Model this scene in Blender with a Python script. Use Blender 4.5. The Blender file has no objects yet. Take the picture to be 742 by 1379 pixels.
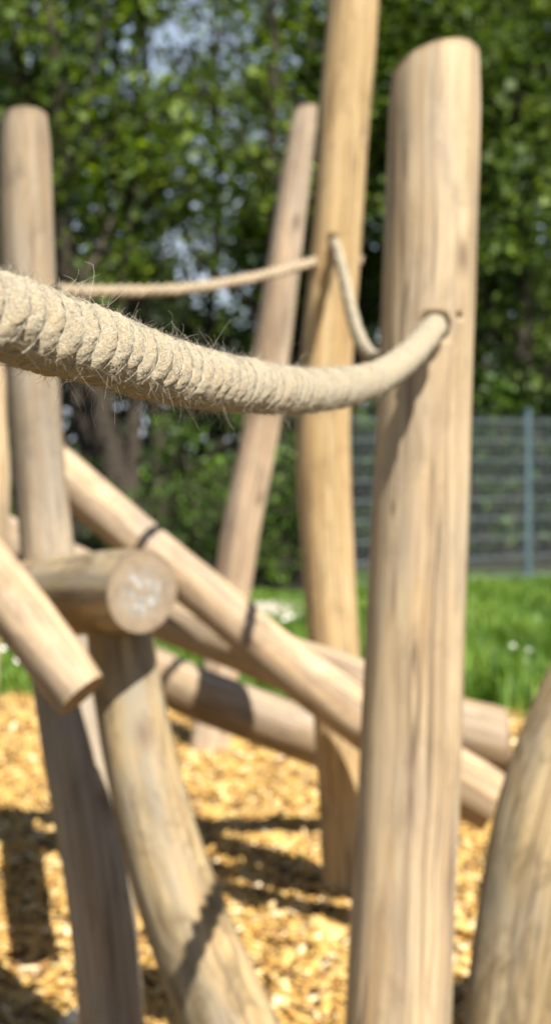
import bpy, bmesh, math, random
import numpy as np
from mathutils import Vector, Matrix, noise

random.seed(11)
rng = np.random.default_rng(11)
scene = bpy.context.scene
col = scene.collection

# ------------------------------------------------------------------ camera model
EYE = 1.35          # eye height in metres
FPX = 2200.0        # focal length in photo pixels (photo 742 x 1379)
HOR = 608.0         # horizon row
CX = 371.0

def at(x, y, Y):
    """world point at distance Y seen at photo pixel x, y"""
    return Vector(((x - CX) / FPX * Y, Y, EYE - (y - HOR) / FPX * Y))

# ------------------------------------------------------------------ object helpers
def tag(o, label=None, cat=None, group=None, kind=None):
    if label: o['label'] = label
    if cat: o['category'] = cat
    if group: o['group'] = group
    if kind: o['kind'] = kind
    return o

def link(name, me, mat=None, parent=None):
    o = bpy.data.objects.new(name, me)
    col.objects.link(o)
    if mat is not None and len(me.materials) == 0:
        me.materials.append(mat)
    if parent is not None:
        o.parent = parent
    return o

def empty(name, loc):
    o = bpy.data.objects.new(name, None)
    col.objects.link(o)
    o.location = loc
    o.empty_display_size = 0.1
    return o

def mesh_np(name, verts, faces, smooth=True):
    """verts (n,3), faces (m,k) arrays with constant k"""
    verts = np.asarray(verts, dtype=np.float32)
    faces = np.asarray(faces, dtype=np.int32)
    me = bpy.data.meshes.new(name)
    me.vertices.add(len(verts))
    me.vertices.foreach_set('co', verts.ravel())
    m, k = faces.shape
    me.loops.add(m * k)
    me.loops.foreach_set('vertex_index', faces.ravel())
    me.polygons.add(m)
    me.polygons.foreach_set('loop_start', np.arange(0, m * k, k, dtype=np.int32))
    if smooth:
        me.polygons.foreach_set('use_smooth', np.ones(m, dtype=bool))
    me.update(calc_edges=True)
    return me

def vec_attr(me, name, data):
    a = me.attributes.new(name, 'FLOAT_VECTOR', 'POINT')
    a.data.foreach_set('vector', np.asarray(data, dtype=np.float32).ravel())

def flt_attr(me, name, data):
    a = me.attributes.new(name, 'FLOAT', 'POINT')
    a.data.foreach_set('value', np.asarray(data, dtype=np.float32).ravel())

# ------------------------------------------------------------------ node helpers
def new_mat(name):
    m = bpy.data.materials.new(name)
    m.use_nodes = True
    nt = m.node_tree
    b = nt.nodes['Principled BSDF']
    b.inputs['Specular IOR Level'].default_value = 0.25
    return m, nt, b

def ramp(nt, fac, stops, interp='LINEAR'):
    n = nt.nodes.new('ShaderNodeValToRGB')
    n.color_ramp.interpolation = interp
    e = n.color_ramp.elements
    while len(e) < len(stops): e.new(0.5)
    for k, (p, c) in enumerate(stops):
        e[k].position = p
        e[k].color = (*c, 1) if len(c) == 3 else c
    nt.links.new(fac, n.inputs['Fac'])
    return n.outputs['Color']

def mixc(nt, fac, a, b, mode='MIX'):
    n = nt.nodes.new('ShaderNodeMix')
    n.data_type = 'RGBA'; n.blend_type = mode
    def put(sock, v):
        if isinstance(v, (int, float)): sock.default_value = v
        elif isinstance(v, tuple): sock.default_value = (*v, 1)
        else: nt.links.new(v, sock)
    put(n.inputs[0], fac); put(n.inputs[6], a); put(n.inputs[7], b)
    return n.outputs[2]

def mapping(nt, vec, scale, loc=(0, 0, 0)):
    n = nt.nodes.new('ShaderNodeMapping')
    n.inputs['Scale'].default_value = scale
    if isinstance(loc, tuple): n.inputs['Location'].default_value = loc
    else: nt.links.new(loc, n.inputs['Location'])
    nt.links.new(vec, n.inputs['Vector'])
    return n.outputs['Vector']

def tnoise(nt, vec, scale, detail=3, rough=0.55, dist=0.0):
    n = nt.nodes.new('ShaderNodeTexNoise')
    n.inputs['Scale'].default_value = scale
    n.inputs['Detail'].default_value = detail
    n.inputs['Roughness'].default_value = rough
    n.inputs['Distortion'].default_value = dist
    nt.links.new(vec, n.inputs['Vector'])
    return n.outputs['Fac']

def math_n(nt, op, a, b=None):
    n = nt.nodes.new('ShaderNodeMath'); n.operation = op
    for k, v in enumerate((a, b)):
        if v is None: continue
        if isinstance(v, (int, float)): n.inputs[k].default_value = v
        else: nt.links.new(v, n.inputs[k])
    return n.outputs[0]

def bump(nt, h, strength, dist, bsdf):
    n = nt.nodes.new('ShaderNodeBump')
    n.inputs['Strength'].default_value = strength
    n.inputs['Distance'].default_value = dist
    nt.links.new(h, n.inputs['Height'])
    nt.links.new(n.outputs['Normal'], bsdf.inputs['Normal'])

# ------------------------------------------------------------------ materials
def wood(name, light, dark, grey=(0.27, 0.25, 0.23), grey_amt=0.3, blotch=0.3, seed=0.0):
    """debarked weathered log: long grain streaks, stains, knots, drying cracks.
       'lc' = log coordinates (x, y across, z along the log, in metres)"""
    m, nt, b = new_mat(name)
    a = nt.nodes.new('ShaderNodeAttribute'); a.attribute_name = 'lc'
    info = nt.nodes.new('ShaderNodeObjectInfo')
    off = nt.nodes.new('ShaderNodeCombineXYZ')
    r = math_n(nt, 'MULTIPLY', info.outputs['Random'], 37.0)
    r = math_n(nt, 'ADD', r, seed)
    for k in range(3): nt.links.new(r, off.inputs[k])
    v = a.outputs['Vector']
    o = off.outputs[0]
    # warp so the grain is never dead straight
    warp = nt.nodes.new('ShaderNodeTexNoise'); warp.inputs['Scale'].default_value = 1.0
    warp.inputs['Detail'].default_value = 2
    nt.links.new(mapping(nt, v, (5, 5, 2.2), o), warp.inputs['Vector'])
    wv = nt.nodes.new('ShaderNodeVectorMath'); wv.operation = 'MULTIPLY_ADD'
    nt.links.new(warp.outputs['Color'], wv.inputs[0])
    wv.inputs[1].default_value = (0.03, 0.03, 0.05)
    nt.links.new(v, wv.inputs[2])
    w = wv.outputs[0]
    grain = tnoise(nt, mapping(nt, w, (75, 75, 2.6), o), 1.0, 5, 0.6)
    broad = tnoise(nt, mapping(nt, w, (19, 19, 0.85), o), 1.0, 3, 0.55)
    fine = tnoise(nt, mapping(nt, w, (210, 210, 9), o), 1.0, 3, 0.6)
    base = ramp(nt, grain, [(0.33, tuple(c * 0.92 for c in dark)), (0.44, dark), (0.60, light)])
    warm = tuple(c * k for c, k in zip(light, (0.96, 0.79, 0.60)))
    base = mixc(nt, ramp(nt, broad, [(0.44, (0, 0, 0)), (0.62, (0.42, 0.42, 0.42))]), base, warm)
    # pale strips where the knife took the last of the bast off
    pale = tnoise(nt, mapping(nt, w, (30, 30, 1.6), (7.3, 1.1, 4.0)), 1.0, 3, 0.6)
    base = mixc(nt, ramp(nt, pale, [(0.50, (0, 0, 0)), (0.62, (0.45, 0.45, 0.45))]), base, tuple(min(0.8, c * 1.3) for c in light))
    # grey weathering in patches
    gn = tnoise(nt, mapping(nt, w, (9, 9, 2.4), o), 1.0, 4, 0.62)
    gf = ramp(nt, gn, [(0.46, (0, 0, 0)), (0.68, (grey_amt,) * 3)])
    base = mixc(nt, gf, base, grey)
    # blotchy stains, bast leftovers
    bn = tnoise(nt, mapping(nt, w, (20, 20, 8), o), 1.0, 6, 0.7, 0.8)
    base = mixc(nt, ramp(nt, bn, [(0.48, (0, 0, 0)), (0.66, (blotch * 1.5,) * 3)]), base, tuple(c * 0.5 for c in dark))
    # knots
    vo = nt.nodes.new('ShaderNodeTexVoronoi'); vo.inputs['Scale'].default_value = 1.0
    nt.links.new(mapping(nt, w, (7.5, 7.5, 3.4), o), vo.inputs['Vector'])
    kn = ramp(nt, vo.outputs['Distance'], [(0.06, (0.75,) * 3), (0.13, (0.25,) * 3), (0.19, (0, 0, 0))])
    base = mixc(nt, kn, base, (0.12, 0.075, 0.045))
    # drying cracks: thin lines along the trunk
    cn = tnoise(nt, mapping(nt, w, (26, 26, 0.55), (3.1, 5.2, 0.4)), 1.0, 2, 0.5)
    ca = math_n(nt, 'ABSOLUTE', math_n(nt, 'SUBTRACT', cn, 0.5))
    cf = ramp(nt, ca, [(0.0, (0.85,) * 3), (0.010, (0.5,) * 3), (0.024, (0, 0, 0))])
    cm = tnoise(nt, mapping(nt, w, (6, 6, 1.3), (1.7, 0.2, 9.4)), 1.0, 2, 0.5)
    cf = mixc(nt, 1.0, cf, ramp(nt, cm, [(0.42, (0, 0, 0)), (0.54, (1, 1, 1))]), 'MULTIPLY')
    base = mixc(nt, cf, base, (0.11, 0.075, 0.05))
    nt.links.new(base, b.inputs['Base Color'])
    b.inputs['Roughness'].default_value = 0.72
    h = math_n(nt, 'ADD', grain, math_n(nt, 'MULTIPLY', fine, 0.5))
    bump(nt, h, 0.35, 0.004, b)
    return m

def cut_wood(name, light, dark, paint=0.0):
    """sawn end grain: rings, radial checks, optional chalky blue and white marks"""
    m, nt, b = new_mat(name)
    a = nt.nodes.new('ShaderNodeAttribute'); a.attribute_name = 'lc'
    v = a.outputs['Vector']
    flat = mapping(nt, v, (1, 1, 0))
    ln = nt.nodes.new('ShaderNodeVectorMath'); ln.operation = 'LENGTH'
    nt.links.new(flat, ln.inputs[0])
    wob = tnoise(nt, flat, 22, 3, 0.5)
    rr = math_n(nt, 'ADD', ln.outputs['Value'], math_n(nt, 'MULTIPLY', wob, 0.02))
    ring = math_n(nt, 'SINE', math_n(nt, 'MULTIPLY', rr, 900.0))
    base = ramp(nt, math_n(nt, 'MULTIPLY_ADD', ring, 0.5), [(0.0, dark), (0.8, light)])
    n2 = tnoise(nt, flat, 30, 4, 0.6)
    base = mixc(nt, ramp(nt, n2, [(0.42, (0, 0, 0)), (0.7, (0.55,) * 3)]), base, tuple(c * 0.55 for c in dark))
    base = mixc(nt, ramp(nt, ln.outputs['Value'], [(0.066, (0, 0, 0)), (0.078, (0.5,) * 3)]), base, tuple(c * 0.7 for c in dark))
    if paint:
        p = tnoise(nt, mapping(nt, flat, (58, 44, 1), (2.1, 0.7, 0)), 1.0, 3, 0.6)
        mask = ramp(nt, ln.outputs['Value'], [(0.03, (paint,) * 3), (0.062, (0, 0, 0))])
        base = mixc(nt, mixc(nt, 1.0, mask, ramp(nt, p, [(0.46, (0, 0, 0)), (0.56, (1, 1, 1))]), 'MULTIPLY'), base, (0.27, 0.47, 0.62))
        p2 = tnoise(nt, mapping(nt, flat, (62, 48, 1), (6.1, 3.7, 0)), 1.0, 3, 0.6)
        mask2 = ramp(nt, ln.outputs['Value'], [(0.0, (0.9,) * 3), (0.05, (0, 0, 0))])
        base = mixc(nt, mixc(nt, 1.0, mask2, ramp(nt, p2, [(0.50, (0, 0, 0)), (0.62, (1, 1, 1))]), 'MULTIPLY'), base, (0.66, 0.67, 0.66))
    nt.links.new(base, b.inputs['Base Color'])
    b.inputs['Roughness'].default_value = 0.85
    bump(nt, n2, 0.4, 0.003, b)
    return m

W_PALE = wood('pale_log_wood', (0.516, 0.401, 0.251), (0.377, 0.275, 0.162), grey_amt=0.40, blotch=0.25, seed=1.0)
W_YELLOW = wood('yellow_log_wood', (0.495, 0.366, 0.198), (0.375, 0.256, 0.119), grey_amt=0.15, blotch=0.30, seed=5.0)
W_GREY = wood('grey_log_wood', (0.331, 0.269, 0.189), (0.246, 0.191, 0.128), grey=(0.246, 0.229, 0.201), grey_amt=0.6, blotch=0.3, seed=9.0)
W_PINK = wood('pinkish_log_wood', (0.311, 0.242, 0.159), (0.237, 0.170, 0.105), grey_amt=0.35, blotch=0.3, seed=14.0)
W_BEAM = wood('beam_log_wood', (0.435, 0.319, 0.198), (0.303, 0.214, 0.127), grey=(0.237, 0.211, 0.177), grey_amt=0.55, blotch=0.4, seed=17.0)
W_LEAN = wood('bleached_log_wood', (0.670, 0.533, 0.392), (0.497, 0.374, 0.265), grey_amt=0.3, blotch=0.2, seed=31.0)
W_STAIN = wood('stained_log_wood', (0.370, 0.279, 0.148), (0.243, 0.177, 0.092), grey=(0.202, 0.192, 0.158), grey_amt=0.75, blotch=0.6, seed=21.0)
END = cut_wood('sawn_end_wood', (0.365, 0.251, 0.152), (0.251, 0.160, 0.087))
END_PAINT = cut_wood('sawn_end_wood_chalked', (0.380, 0.296, 0.205), (0.258, 0.190, 0.122), paint=0.22)

def simple_mat(name, c, rough=0.6, metal=0.0, var=0.0, scale=20):
    m, nt, b = new_mat(name)
    b.inputs['Roughness'].default_value = rough
    b.inputs['Metallic'].default_value = metal
    if var:
        g = nt.nodes.new('ShaderNodeNewGeometry')
        n = tnoise(nt, g.outputs['Position'], scale, 4, 0.6)
        base = ramp(nt, n, [(0.3, tuple(x * (1 - var) for x in c)), (0.7, tuple(min(1, x * (1 + var)) for x in c))])
        nt.links.new(base, b.inputs['Base Color'])
    else:
        b.inputs['Base Color'].default_value = (*c, 1)
    return m

# ------------------------------------------------------------------ log builder
def catmull(P, n):
    """resample a polyline of (x,y,z,r) rows by Catmull-Rom, n points evenly along its length"""
    P = np.asarray(P, dtype=float)
    Q = np.vstack([2 * P[0] - P[1], P, 2 * P[-1] - P[-2]])
    out = []
    for k in range(1, len(Q) - 2):
        for t in np.linspace(0, 1, 40, endpoint=False):
            a, b_, c, d = Q[k - 1], Q[k], Q[k + 1], Q[k + 2]
            out.append(0.5 * (2 * b_ + (c - a) * t + (2 * a - 5 * b_ + 4 * c - d) * t * t + (3 * b_ - a - 3 * c + d) * t ** 3))
    out.append(P[-1])
    out = np.array(out)
    s = np.concatenate([[0], np.cumsum(np.linalg.norm(np.diff(out[:, :3], axis=0), axis=1))])
    t = np.linspace(0, s[-1], n)
    return np.stack([np.interp(t, s, out[:, k]) for k in range(4)], axis=1), t

def frames(C):
    T = np.gradient(C, axis=0)
    T /= np.linalg.norm(T, axis=1)[:, None]
    N = np.zeros_like(T)
    ref = np.array([0, 1, 0.13]) if abs(T[0][1]) < 0.8 else np.array([1, 0, 0.2])
    n = ref - T[0] * ref.dot(T[0]); n /= np.linalg.norm(n)
    for k in range(len(T)):
        n = n - T[k] * n.dot(T[k]); n /= np.linalg.norm(n)
        N[k] = n
    B = np.cross(T, N)
    return T, N, B

def log(name, pts, mat, label, cat, group=None, cut_start=None, cut_end=None, end_mat=None, lump=0.035,
        seed=0, holes=(), caps=(True, True), arris=1.0):
    """a debarked log along pts = (x_px, y_px, distance, radius_px) rows, sawn at both ends.
       cut_* = world normal of the sawn face"""
    P = [(*at(x, y, Y), r * Y / FPX) for x, y, Y, r in pts]
    return log_world(name, P, mat, label, cat, group, cut_start, cut_end, end_mat, lump, seed, holes, caps, arris)

def log_world(name, P, mat, label, cat, group=None, cut_start=None, cut_end=None, end_mat=None, lump=0.035,
              seed=0, holes=(), caps=(True, True), arris=1.0):
    length = sum((Vector(P[k + 1][:3]) - Vector(P[k][:3])).length for k in range(len(P) - 1))
    n = max(14, int(length / 0.022))
    R, s = catmull(P, n)
    C, rad = R[:, :3], R[:, 3]
    T, N, B = frames(C)
    M = 56
    th = np.linspace(0, 2 * math.pi, M, endpoint=False)
    base = Vector(tuple(C[0] if C[0][2] < C[-1][2] else C[-1]))
    V = np.zeros((n, M, 3)); L = np.zeros((n, M, 3))
    for i in range(n):
        for j in range(M):
            c, sn = math.cos(th[j]), math.sin(th[j])
            d = noise.noise((c * 0.9 + seed * 3.7, sn * 0.9 + seed, s[i] * 2.1 + seed)) * lump * 1.3
            d += noise.noise((c * 2.2 + seed, sn * 2.2, s[i] * 6.0 + seed * 2)) * lump * 0.40
            d += noise.noise((c * 7 + seed, sn * 7, s[i] * 3.0)) * lump * 0.18
            r = rad[i] * (1 + d)
            V[i, j] = C[i] + (N[i] * c + B[i] * sn) * r
            L[i, j] = (c * r, sn * r, s[i])
    # sawn faces with a small rounded arris
    prof = [(0.0, 1 - 0.045 * arris), (0.004 * arris, 1 - 0.015 * arris), (0.011 * arris, 1.0)]
    for which, cut in ((0, cut_start), (1, cut_end)):
        i0 = 0 if which == 0 else n - 1
        out = -T[i0] if which == 0 else T[i0]
        nv = np.array(cut, dtype=float) if cut is not None else out.copy()
        nv /= np.linalg.norm(nv)
        c0 = C[i0]
        order = range(n) if which == 0 else range(n - 1, -1, -1)
        for k, i in enumerate(order):
            if k > 40: break
            off, sc = prof[k] if k < 3 else (0.011 * arris + 0.0006 * (k - 2), 1.0)
            for j in range(M):
                if k < 3:
                    v = c0 + (V[i0, j] - c0) * sc if k == 0 else c0 + (V[i0, j] - C[i0]) * sc
                else:
                    v = V[i, j].copy()
                d = (v - c0).dot(nv)
                if k < 3 or d > -off:
                    v = v - out * ((d + off) / out.dot(nv))
                if k < 3: L[i, j] = (L[i0, j][0] * sc / (1 if k else 1), L[i0, j][1] * sc, L[i, j][2])
                V[i, j] = v
    ii, jj = np.meshgrid(np.arange(n - 1), np.arange(M), indexing='ij')
    j2 = (jj + 1) % M
    F = np.stack([ii * M + jj, ii * M + j2, (ii + 1) * M + j2, (ii + 1) * M + jj], -1).reshape(-1, 4)
    me = mesh_np(name, V.reshape(-1, 3) - np.array(base), F)
    vec_attr(me, 'lc', L.reshape(-1, 3))
    o = link(name, me, mat)
    o.location = base
    tag(o, label, cat, group)
    for which in (0, 1):
        if not caps[which]: continue
        i0 = 0 if which == 0 else n - 1
        ring = V[i0] - np.array(base); cen = ring.mean(0)
        lr = L[i0].copy(); lc = lr.mean(0)
        cv, cl = [cen], [lc]
        fr = [0.25, 0.5, 0.75, 1.0]
        for f in fr:
            cv += list(cen + (ring - cen) * f); cl += list(lc + (lr - lc) * f)
        fs = []
        bm = bmesh.new()
        vs = [bm.verts.new(v) for v in cv]
        for j in range(M):
            k = (j + 1) % M
            q = [vs[0], vs[1 + j], vs[1 + k]]
            bm.faces.new(q if which else q[::-1])
            for a_ in range(len(fr) - 1):
                p0, p1 = 1 + a_ * M, 1 + (a_ + 1) * M
                q = [vs[p0 + j], vs[p1 + j], vs[p1 + k], vs[p0 + k]]
                bm.faces.new(q if which else q[::-1])
        cme = bpy.data.meshes.new('sawn_end'); bm.to_mesh(cme); bm.free()
        vec_attr(cme, 'lc', np.array(cl))
        em = END
        if end_mat is not None and end_mat[which] is not None: em = end_mat[which]
        link('sawn_end', cme, em, o)
    # drilled holes (cut for real)
    if holes:
        cut_objs = []
        for (p, d, r) in holes:
            bm = bmesh.new()
            bmesh.ops.create_cone(bm, cap_ends=True, segments=28, radius1=r, radius2=r, depth=0.12)
            q = Vector(d).normalized().to_track_quat('Z', 'Y')
            cm = bpy.data.meshes.new('drill'); bm.to_mesh(cm); bm.free()
            co = bpy.data.objects.new('drill', cm); col.objects.link(co)
            co.matrix_world = Matrix.Translation(Vector(p)) @ q.to_matrix().to_4x4()
            cut_objs.append(co)
            md = o.modifiers.new('drill', 'BOOLEAN'); md.operation = 'DIFFERENCE'
            md.solver = 'FAST'; md.object = co
        bpy.context.view_layer.update()
        dg = bpy.context.evaluated_depsgraph_get()
        nm = bpy.data.meshes.new_from_object(o.evaluated_get(dg))
        if len(nm.vertices) > 500:
            o.modifiers.clear()
            nm.name = name
            o.data = nm
        for co in cut_objs: bpy.data.objects.remove(co)
    return o

# ------------------------------------------------------------------ the playground logs
G_POST = 'upright rope posts'
ROPE_DIR = Vector((-0.2, -1.0, -0.2)).normalized()

hole_r = at(585, 441, 2.925)
knot_p = at(617, 425, 2.935)
log('wooden_post', [(586, 92, 3.0, 61.5), (583, 200, 3.0, 61.5), (576, 420, 3.0, 62.5), (568, 640, 3.0, 64.5),
                    (557, 900, 3.0, 67), (545, 1180, 3.0, 70), (536, 1380, 3.0, 72.5), (528, 1600, 3.0, 75)],
    W_PALE, 'thick pale post with slanted sawn top and small bolt hole, front rope threaded through it', 'post', G_POST,
    cut_start=(-0.22, 0.42, 1.0), seed=1, lump=0.022, arris=1.1,
    holes=[(hole_r, ROPE_DIR, 0.0272), (knot_p, (0.35, -1, 0), 0.0065)])
hole_t = at(450, 328, 4.835)
log('wooden_post', [(482, -140, 4.93, 34), (474, 20, 4.93, 34.5), (463, 160, 4.93, 34), (452, 330, 4.93, 33.5),
                    (440, 480, 4.93, 34.5), (435, 600, 4.93, 35.5), (441, 740, 4.93, 35), (450, 880, 4.93, 34), (459, 1040, 4.93, 32),
                    (464, 1230, 4.93, 29)],
    W_YELLOW, 'tall yellowish crooked post rising out of the top of the frame', 'post', G_POST, seed=2, lump=0.03,
    holes=[(hole_t, (0.06, -1, -0.25), 0.019)])
log('wooden_post', [(34, 160, 3.80, 34), (38, 330, 3.80, 36.5), (45, 520, 3.80, 36), (60, 700, 3.80, 35.5),
                    (78, 860, 3.73, 40), (100, 1000, 3.60, 44), (132, 1180, 3.48, 45), (151, 1380, 3.42, 44), (160, 1500, 3.38, 45)],
    W_GREY, 'greyish curved post with rounded top behind the loose front rope', 'post', G_POST,
    cut_start=(-0.08, 0.35, 1), seed=3, lump=0.03, arris=1.6)
log('leaning_post', [(411, 148, 6.7, 17.5), (396, 250, 6.78, 20), (380, 370, 6.85, 22.5), (364, 480, 6.95, 25), (349, 590, 7.05, 24),
                     (327, 700, 7.12, 25.5), (312, 800, 7.2, 25), (297, 900, 7.25, 25), (280, 1030, 7.3, 27)],
    W_LEAN, 'thin pinkish post leaning right in the rear, standing apart on the chips', 'post',
    cut_start=(-0.1, 0.25, 1), seed=4, lump=0.05, arris=1.4)
# crossing beams in the middle
log('climbing_log', [(60, 618, 4.95, 33), (92, 646, 4.93, 32.5), (172, 714, 4.87, 31.5), (236, 768, 4.78, 31.5), (300, 820, 4.69, 32), (362, 874, 4.60, 33),
                     (430, 926, 4.50, 35), (495, 973, 4.42, 37), (560, 1016, 4.34, 39), (664, 1080, 4.24, 43)],
    W_BEAM, 'long beam slanting down from behind the greyish post, uppermost of the crossing logs', 'log',
    'logs of the climbing pile', cut_end=(0.85, -0.1, -0.35), seed=5, lump=0.03)
log('climbing_log', [(-60, 702, 5.30, 36), (60, 754, 5.2, 36), (200, 817, 5.06, 36), (300, 858, 4.93, 36), (390, 894, 4.79, 37), (455, 916, 4.685, 38), (520, 945, 4.62, 41),
                     (600, 979, 4.58, 44), (686, 1003, 4.55, 47)],
    W_PINK, 'pinkish crossing log passing behind the long slanting beam, its end beside the bulky bent leg', 'log',
    'logs of the climbing pile', cut_end=(0.9, -0.15, 0.05), seed=6, lump=0.03)
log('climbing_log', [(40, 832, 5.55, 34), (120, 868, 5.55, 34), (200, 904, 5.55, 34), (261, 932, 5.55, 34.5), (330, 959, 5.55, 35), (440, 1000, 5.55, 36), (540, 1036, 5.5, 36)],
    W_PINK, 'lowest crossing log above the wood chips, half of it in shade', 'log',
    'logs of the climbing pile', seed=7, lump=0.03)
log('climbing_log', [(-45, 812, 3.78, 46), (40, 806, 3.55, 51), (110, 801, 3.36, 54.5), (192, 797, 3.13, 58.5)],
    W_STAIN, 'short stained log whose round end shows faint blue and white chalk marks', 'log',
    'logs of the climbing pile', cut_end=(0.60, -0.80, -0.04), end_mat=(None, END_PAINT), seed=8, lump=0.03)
log('climbing_log', [(-130, 640, 3.35, 39), (-40, 740, 3.25, 40), (30, 828, 3.15, 40.5), (110, 937, 3.02, 41)],
    W_BEAM, 'tan log slanting down from the left edge to a sawn end in shadow', 'log',
    'logs of the climbing pile', cut_end=(0.66, -0.22, -0.70), seed=9, lump=0.025)
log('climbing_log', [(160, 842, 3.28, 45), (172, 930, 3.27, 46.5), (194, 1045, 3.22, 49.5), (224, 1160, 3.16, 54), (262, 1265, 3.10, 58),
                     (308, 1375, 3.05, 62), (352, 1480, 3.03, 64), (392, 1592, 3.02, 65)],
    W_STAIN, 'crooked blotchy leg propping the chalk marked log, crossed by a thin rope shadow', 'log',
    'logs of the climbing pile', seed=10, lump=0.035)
log('climbing_log', [(872, 790, 3.42, 66), (814, 900, 3.40, 66), (762, 1010, 3.36, 66), (727, 1120, 3.32, 65), (703, 1240, 3.30, 63), (684, 1380, 3.27, 61),
                     (668, 1530, 3.25, 62)],
    W_STAIN, 'bulky bent leg entering at the right edge, grey brown with blotches', 'log',
    'logs of the climbing pile', seed=11, lump=0.04)
log('climbing_log', [(-24, 430, 4.5, 31), (-22, 560, 4.5, 32), (-18, 660, 4.5, 32), (-26, 800, 4.5, 32), (-40, 1000, 4.5, 32), (-60, 1268, 4.5, 32)],
    W_PALE, 'pale upright cut off by the left edge, only a sliver beside the greyish post', 'log',
    'logs of the climbing pile', seed=12, lump=0.05)

log_world('climbing_log', [(-0.47, 3.97, 0.50, 0.062), (-0.57, 4.5, 0.51, 0.064), (-0.66, 5.0, 0.53, 0.065), (-0.76, 5.55, 0.56, 0.066)],  # unseen log, added for the shadow band it casts on the chips
    W_GREY, 'low unseen log added behind the greyish post to cast a ground shadow', 'log',
    'logs of the climbing pile', seed=13, lump=0.03)

# ------------------------------------------------------------------ ropes
def rope_mat(name, light, dark):
    m, nt, b = new_mat(name)
    a = nt.nodes.new('ShaderNodeAttribute'); a.attribute_name = 'rc'     # x around strand, y along, z groove depth 0..1
    sep = nt.nodes.new('ShaderNodeSeparateXYZ'); nt.links.new(a.outputs['Vector'], sep.inputs[0])
    g = nt.nodes.new('ShaderNodeNewGeometry')
    n1 = tnoise(nt, g.outputs['Position'], 620, 4, 0.75)
    n2 = tnoise(nt, g.outputs['Position'], 90, 3, 0.6)
    yarn = tnoise(nt, mapping(nt, a.outputs['Vector'], (34, 900, 0)), 1.0, 3, 0.6)
    base = ramp(nt, n1, [(0.36, tuple(c * 0.8 for c in dark)), (0.60, light)])
    base = mixc(nt, ramp(nt, n2, [(0.42, (0, 0, 0)), (0.68, (0.55,) * 3)]), base, tuple(c * k for c, k in zip(light, (0.95, 0.82, 0.62))))
    base = mixc(nt, ramp(nt, yarn, [(0.40, (0.45,) * 3), (0.58, (0, 0, 0))]), base, dark)
    nt.links.new(base, b.inputs['Base Color'])
    b.inputs['Roughness'].default_value = 0.9
    b.inputs['Sheen Weight'].default_value = 0.15
    b.inputs['Sheen Roughness'].default_value = 0.6
    h = math_n(nt, 'ADD', n1, yarn)
    bump(nt, h, 1.0, 0.0012, b)
    return m

R_HEMP = rope_mat('hemp_rope_fibre', (0.466, 0.408, 0.295), (0.263, 0.209, 0.130))
R_HEMP2 = rope_mat('tan_rope_fibre', (0.456, 0.367, 0.247), (0.319, 0.242, 0.152))
m, nt, b = new_mat('loose_rope_fibre')
b.inputs['Base Color'].default_value = (0.56, 0.50, 0.385, 1); b.inputs['Roughness'].default_value = 0.6
R_FUZZ = m

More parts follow.
